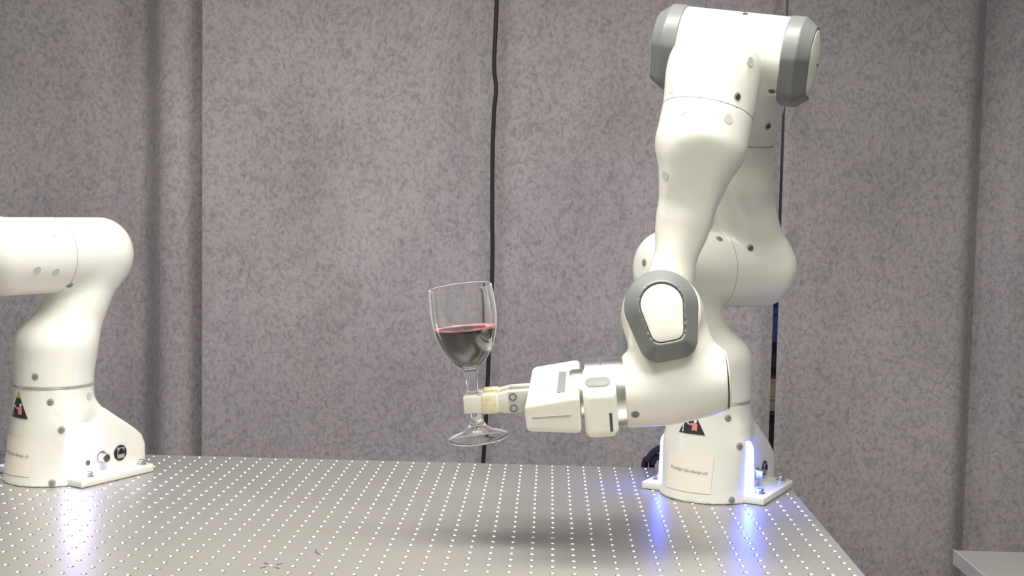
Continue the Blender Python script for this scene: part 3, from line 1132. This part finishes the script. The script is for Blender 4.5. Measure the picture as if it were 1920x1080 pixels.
    vs, fs = lathe(prof, 72)
    flg = link_obj('flange', mesh('flange', vs, fs, M['steel'], True, 30), root, f7)
    if gripper:
        R7 = f7 @ Matrix.Rotation(q7pod, 4, 'Z')
        pod = link_obj('control_pod', ME['pod'], root, R7)
        # guide button on the facet, slot on the outer face
        n_ = Vector((0.55, 0.835, 0)).normalized()
        zc = Vector((0, 0, 1))
        tt = n_.cross(zc)
        cpt = n_ * 0.0635 + tt * 0.0 
        cpt = n_ * (0.0635 / math.sqrt(0.55 ** 2 + 0.835 ** 2)) + tt * 0.0425
        bmx = Matrix((zc, tt, n_)).transposed().to_4x4()
        bmx.translation = Vector((0, 0, 0.0855)) + cpt
        def stadium(l, r, n=10):
            pts = []
            for k in range(n + 1):
                a = -HP + math.pi * k / n
                pts.append((l + r * math.cos(a), r * math.sin(a)))
            for k in range(n + 1):
                a = HP + math.pi * k / n
                pts.append((-l + r * math.cos(a), r * math.sin(a)))
            return pts
        bt = link_obj('guide_button_surround', bm_mesh('guide_button_surround', prism_bm(stadium(0.0074, 0.0080), -0.001, 0.0005), M['screw']), pod, bmx)
        bt = link_obj('guide_button', bm_mesh('guide_button', prism_bm(stadium(0.0072, 0.0073), -0.001, 0.0011, 0.0004), M['panelgrey'], True, 40), pod, bmx)
        link_obj('pod_slot', bm_mesh('pod_slot', box_bm((0.0872, -0.026, 0.0712), (0.0884, -0.003, 0.0748), 0.0005, 1), M['screw']), pod)
        hm = R7 @ Matrix.Translation((0, 0, 0.107)) @ Matrix.Rotation(-HP, 4, 'Z')      # hand: +y to the camera side
        hand = link_obj('gripper_body', ME['hand'], root, hm)
        vs, fs = lathe([(0.0, -0.008), (0.0315, -0.008), (0.0315, 0.010), (0.0300, 0.011), (0.0300, 0.0125), (0.0, 0.0125)], 48)
        link_obj('mounting_collar', mesh('mounting_collar', vs, fs, M['steel'], True, 30), hand)
        # parting line round the body
        link_obj('parting_line', bm_mesh('parting_line', box_bm((-0.0004, -0.1003, 0.011), (0.0004, 0.1003, 0.056)), M['seam']), hand)
        link_obj('parting_line', bm_mesh('parting_line', box_bm((-0.0004, -0.090, 0.011), (0.0004, 0.090, 0.0657)), M['seam']), hand)
        link_obj('recess_panel', bm_mesh('recess_panel', box_bm((-0.0006, -0.056, -0.006), (0.0006, 0.056, 0.006), 0.0005, 1), M['panelgrey']), hand, Matrix.Translation((-0.0228, 0.025, 0.0205)) @ Matrix.Rotation(-0.105, 4, 'Y'))
        for yy in (-0.012, 0.014):
            link_obj('print_mark', bm_mesh('print_mark', box_bm((-0.0214, yy, 0.036), (-0.0205, yy + 0.0012, 0.0385)), M['inkfaint']), hand)
        # two fingers closing on the stem
        for s in (-1, 1):
            y_in = s * 0.0062
            def yb(y):
                return s * y
            fing = link_obj('gripper_finger', bm_mesh('gripper_finger', prism_bm(
                [(-0.0135, 0.060), (0.0135, 0.060), (0.0135, 0.0900), (0.0105, 0.104), (0.0105, 0.128), (-0.0105, 0.128), (-0.0105, 0.104), (-0.0135, 0.0900)], 0.0085, 0.0205, 0.0010), M['fingers'], True, 30), hand,
                Matrix(((1, 0, 0, 0), (0, 0, s, 0), (0, 1, 0, 0), (0, 0, 0, 1))))
            link_obj('finger_tip', bm_mesh('finger_tip', box_bm((-0.0105, min(y_in, s * 0.0215), 0.101), (0.0105, max(y_in, s * 0.0215), 0.1440), 0.0014), M['fingertip'], True, 40), hand)
            link_obj('finger_tape', bm_mesh('finger_tape', box_bm((-0.0122, min(s * 0.0056, s * 0.0232), 0.1025), (0.0122, max(s * 0.0056, s * 0.0232), 0.1215), 0.002), M['tape'], True, 40), hand, label='cream masking tape wrapped around finger')
            blk = link_obj('finger_mount', bm_mesh('finger_mount', box_bm((-0.0138, min(s * 0.0080, s * 0.0212), 0.0600), (0.0138, max(s * 0.0080, s * 0.0212), 0.0885), 0.0008), M['mount'], True, 40), hand)
            for xx in (-0.0072, 0.0072):
                mm = Matrix.Translation((xx, s * 0.0212, 0.0828)) @ Matrix.Rotation(-s * HP, 4, 'X')
                vs, fs = lathe([(0.0046, -0.001), (0.0046, 0.0006), (0.0036, 0.0006), (0.0034, -0.0004), (0.0022, -0.0004), (0.002, -0.002), (0.0, -0.002)], 20)
                link_obj('screw', mesh('screw', vs, fs, M['screw'], True, 30), hand, mm)
        return root, root.matrix_basis @ hm
    return root, None


QR = [0.93499, 0.19264, -0.77017, -2.74097, -1.79624, 1.86014, 0.0]
QL = [-1.63, 1.60, 1.57, -0.30, 0.0, 1.2, 0.6]
# turn of the pod about the flange axis so that it faces the camera
F7 = Matrix.Translation((0.2323, -0.1556, ZT)) @ Matrix.Rotation(TH, 4, 'Z') @ fk(QR)[7]
want = Vector((-0.1, -0.992, -0.085))
wl = F7.to_3x3().inverted() @ want
POD = math.atan2(wl.y, wl.x)
robR, HAND = robot((0.2323, -0.1556), QR, 'led_blue', 'white robot arm with blue base lights holding the wine glass in its gripper', POD)
robL, _ = robot((-0.7485, -0.1599), QL, 'led_white', 'white robot arm with white base lights, cut off by the frame edge', 0.4, gripper=False)

# ------------------------------------------------------------------ wine glass
tip = HAND @ Vector((0, 0, 0.131))
gaxis = Vector((-0.1335, -0.07, 1.0)).normalized()
gz = gaxis
gx = Vector((1, 0, 0))
gx = (gx - gz * gx.dot(gz)).normalized()
gy = gz.cross(gx)
GM = Matrix((gx, gy, gz)).transposed().to_4x4()
GM.translation = tip - gaxis * 0.0474 + Vector((-0.0018, 0, 0))
wg = link_obj('wine_glass', None, matrix=GM)
top(wg, 'clear stemmed wine glass tilted in the gripper, half full of dark wine', 'wine glass')
# outer and inner profiles from foot to rim (metres along the axis; rim at 0.190)
foot = [(0.0, 0.0150), (0.0050, 0.0135), (0.0110, 0.0085), (0.020, 0.0045), (0.030, 0.0014), (0.0355, 0.0000), (0.0368, 0.0010), (0.0366, 0.0022), (0.030, 0.0045), (0.020, 0.0085), (0.0130, 0.0140), (0.0090, 0.0205), (0.0072, 0.026)]
stem = [(0.0072, 0.026), (0.0062, 0.034), (0.0060, 0.046), (0.0064, 0.060), (0.0074, 0.076), (0.0084, 0.082)]
bowl_o = [(0.0084, 0.082), (0.0092, 0.086), (0.0125, 0.0905), (0.0185, 0.0960), (0.0250, 0.1040), (0.0310, 0.1140), (0.0358, 0.1270), (0.0388, 0.1400), (0.0402, 0.1530), (0.0402, 0.1660), (0.0394, 0.1800), (0.0386, 0.1895), (0.0384, 0.1905)]
bowl_i = [(0.0380, 0.1909), (0.0376, 0.1900), (0.0384, 0.1800), (0.0392, 0.1660), (0.0392, 0.1530), (0.0378, 0.1400), (0.0348, 0.1270), (0.0300, 0.1140), (0.0240, 0.1044), (0.0170, 0.0970), (0.0095, 0.0920), (0.0, 0.0905)]


def smooth_prof(pf, n=4):
    P = [Vector(p) for p in pf]
    out = []
    for i in range(len(P) - 1):
        p0, p1, p2, p3 = P[max(i - 1, 0)], P[i], P[i + 1], P[min(i + 2, len(P) - 1)]
        for k in range(n):
            t = k / n
            v = 0.5 * ((2 * p1) + (p2 - p0) * t + (2 * p0 - 5 * p1 + 4 * p2 - p3) * t * t + (3 * p1 - p0 - 3 * p2 + p3) * t ** 3)
            out.append((max(v.x, 0.0), v.y))
    out.append(tuple(P[-1]))
    return out


for nm, pf in (('foot', smooth_prof(foot)), ('stem', smooth_prof(stem)), ('bowl', smooth_prof(bowl_o) + smooth_prof(bowl_i))):
    vs, fs = lathe(pf, 72)
    link_obj(nm, mesh(nm, vs, fs, M['stemglass' if nm == 'stem' else 'glass'], smooth=True), wg)
# wine: fills the inner bowl up to a level that lags behind the tilt
LV, SLX, SLY = 0.1395, 0.035, 0.070
pf = [(r - 0.0003 if r > 0.001 else 0, z + (0.0003 if r < 0.02 else 0)) for r, z in smooth_prof(bowl_i)][::-1]
pf = [p for p in pf if p[1] < 0.162]
seg = 72
rin = lambda z: np.interp(z, [p[1] for p in pf], [p[0] for p in pf])
vs, fs = [], []
nl = 26
for k in range(nl + 1):
    for i in range(seg):
        a = 2 * math.pi * i / seg
        zt = LV
        for _ in range(6):
            zt = LV - float(rin(zt)) * (SLX * math.cos(a) + SLY * math.sin(a))
        t = (k / nl) ** 0.6
        z = 0.0909 + (zt - 0.0909) * (k / nl)
        r = float(rin(z))
        if k == 0:
            r = 0.0005
        vs.append((r * math.cos(a), r * math.sin(a), z))
for k in range(nl):
    for i in range(seg):
        j = (i + 1) % seg
        fs.append((k * seg + i, k * seg + j, (k + 1) * seg + j, (k + 1) * seg + i))
fs.append(tuple(range(seg))[::-1])
rim = list(range(nl * seg, (nl + 1) * seg))
vs.append((0, 0, LV))
for i in range(seg):
    fs.append((rim[i], rim[(i + 1) % seg], len(vs) - 1))
wine = link_obj('red_wine', mesh('red_wine', vs, fs, M['wine'], smooth=True, autosmooth=40), None, GM)
top(wine, 'dark red wine filling the lower half of the tilted glass', 'wine')
# pink froth ring at the wine edge
vs, fs = [], []
for i in range(seg):
    a = 2 * math.pi * i / seg
    zt = LV
    for _ in range(6):
        zt = LV - float(rin(zt)) * (SLX * math.cos(a) + SLY * math.sin(a))
    hh = 0.0010 + 0.0012 * max(0, math.cos(a)) + 0.0004 * math.sin(7 * a) + random.uniform(-0.0003, 0.0003)
    for r, dz in ((float(rin(zt)) + 0.00005, -0.0010), (float(rin(zt + hh)) + 0.00005, hh), (float(rin(zt)) - 0.002, hh * 0.6), (float(rin(zt)) - 0.004 - 0.010 * max(0, math.cos(a)) - 0.0015 * math.sin(5 * a), 0.0002)):
        vs.append((r * math.cos(a), r * math.sin(a), zt + dz))
for i in range(seg):
    j = (i + 1) % seg
    for k in range(3):
        fs.append((i * 4 + k, j * 4 + k, j * 4 + k + 1, i * 4 + k + 1))
link_obj('froth', mesh('froth', vs, fs, M['foam'], smooth=True), wine, label='pink froth along the wine edge')

# ------------------------------------------------------------------ cables
YK = 0.430
pts = [(-0.116, 1.35), (-0.120, 1.0), (-0.1235, 0.80), (-0.1260, 0.69), (-0.1215, 0.645), (-0.1245, 0.60), (-0.1260, 0.52), (-0.1245, 0.40), (-0.1225, 0.30), (-0.1260, 0.15), (-0.1290, 0.02), (-0.1335, -0.09), (-0.140, -0.30), (-0.135, -0.60), (-0.12, -0.79)]
vs, fs = tube([(x, YK, ZT + z) for x, z in pts], 0.0042, 10)
top(link_obj('hanging_cord', mesh('hanging_cord', vs, fs, M['cable'], smooth=True)), 'long black cord hanging down in front of the middle felt curtain', 'cord')

# two cables from the back of the blue-lit base, over the far table edge
BB = Vector((0.2323, -0.1556, ZT))
EXv, EYv = Vector((math.cos(TH), math.sin(TH), 0)), Vector((-math.sin(TH), math.cos(TH), 0))


def from_base(x, y, z):
    return BB + EXv * x + EYv * y + Vector((0, 0, z))


vs, fs = tube([from_base(-0.060, -0.0605, 0.045), from_base(-0.061, -0.085, 0.052), (0.188, -0.030, ZT + 0.043), (0.170, -0.004, ZT + 0.034), (0.157, 0.012, ZT + 0.016), (0.150, 0.026, ZT - 0.015), (0.147, 0.035, ZT - 0.2), (0.15, 0.05, ZT - 0.6), (0.16, 0.06, ZT - 0.79)], 0.0056, 12)
top(link_obj('power_cable', mesh('power_cable', vs, fs, M['cable'], smooth=True)), 'thick black cable arching high from the blue-lit base over the table edge', 'cable')
vs, fs = tube([from_base(-0.095, -0.0605, 0.025), from_base(-0.097, -0.078, 0.026), (0.184, -0.012, ZT + 0.024), (0.172, 0.004, ZT + 0.020), (0.164, 0.014, ZT + 0.010), (0.163, 0.027, ZT - 0.02), (0.165, 0.036, ZT - 0.2), (0.19, 0.05, ZT - 0.6), (0.20, 0.06, ZT - 0.79)], 0.0050, 12)
top(link_obj('signal_cable', mesh('signal_cable', vs, fs, M['cable'], smooth=True)), 'black cable bending low from the blue-lit base down behind the table', 'cable')

# ------------------------------------------------------------------ cabinet at the right
cb = link_obj('tool_cabinet', None, matrix=Matrix.Translation((0.710, 0.185, 0)))
top(cb, 'low grey cabinet with a white-edged top standing beside the table', 'cabinet')
zc = ZT - 0.17
link_obj('worktop', bm_mesh('worktop', box_bm((0.002, -0.60, zc - 0.024), (0.62, -0.002, zc), 0.001, 1), M['cab']), cb)
link_obj('edge_band', bm_mesh('edge_band', box_bm((0.0, -0.602, zc - 0.0245), (0.0022, 0.0, zc + 0.0006)), M['cabw']), cb)
link_obj('cabinet_body', bm_mesh('cabinet_body', box_bm((0.012, -0.585, 0.04), (0.60, -0.012, zc - 0.036)), M['cabw']), cb)
link_obj('shadow_gap', bm_mesh('shadow_gap', box_bm((0.02, -0.58, zc - 0.036), (0.59, -0.02, zc - 0.024)), M['black']), cb)
link_obj('plinth', bm_mesh('plinth', box_bm((0.03, -0.56, 0.0), (0.58, -0.03, 0.04)), M['black']), cb)
for k in range(3):
    z1 = zc - 0.045 - k * 0.185
    dr = link_obj('drawer', bm_mesh('drawer', box_bm((0.016, -0.603, z1 - 0.175), (0.596, -0.585, z1), 0.002), M['cabw']), cb)
    link_obj('handle', bm_mesh('handle', box_bm((0.23, -0.618, z1 - 0.05), (0.38, -0.603, z1 - 0.04), 0.002), M['steel']), dr)
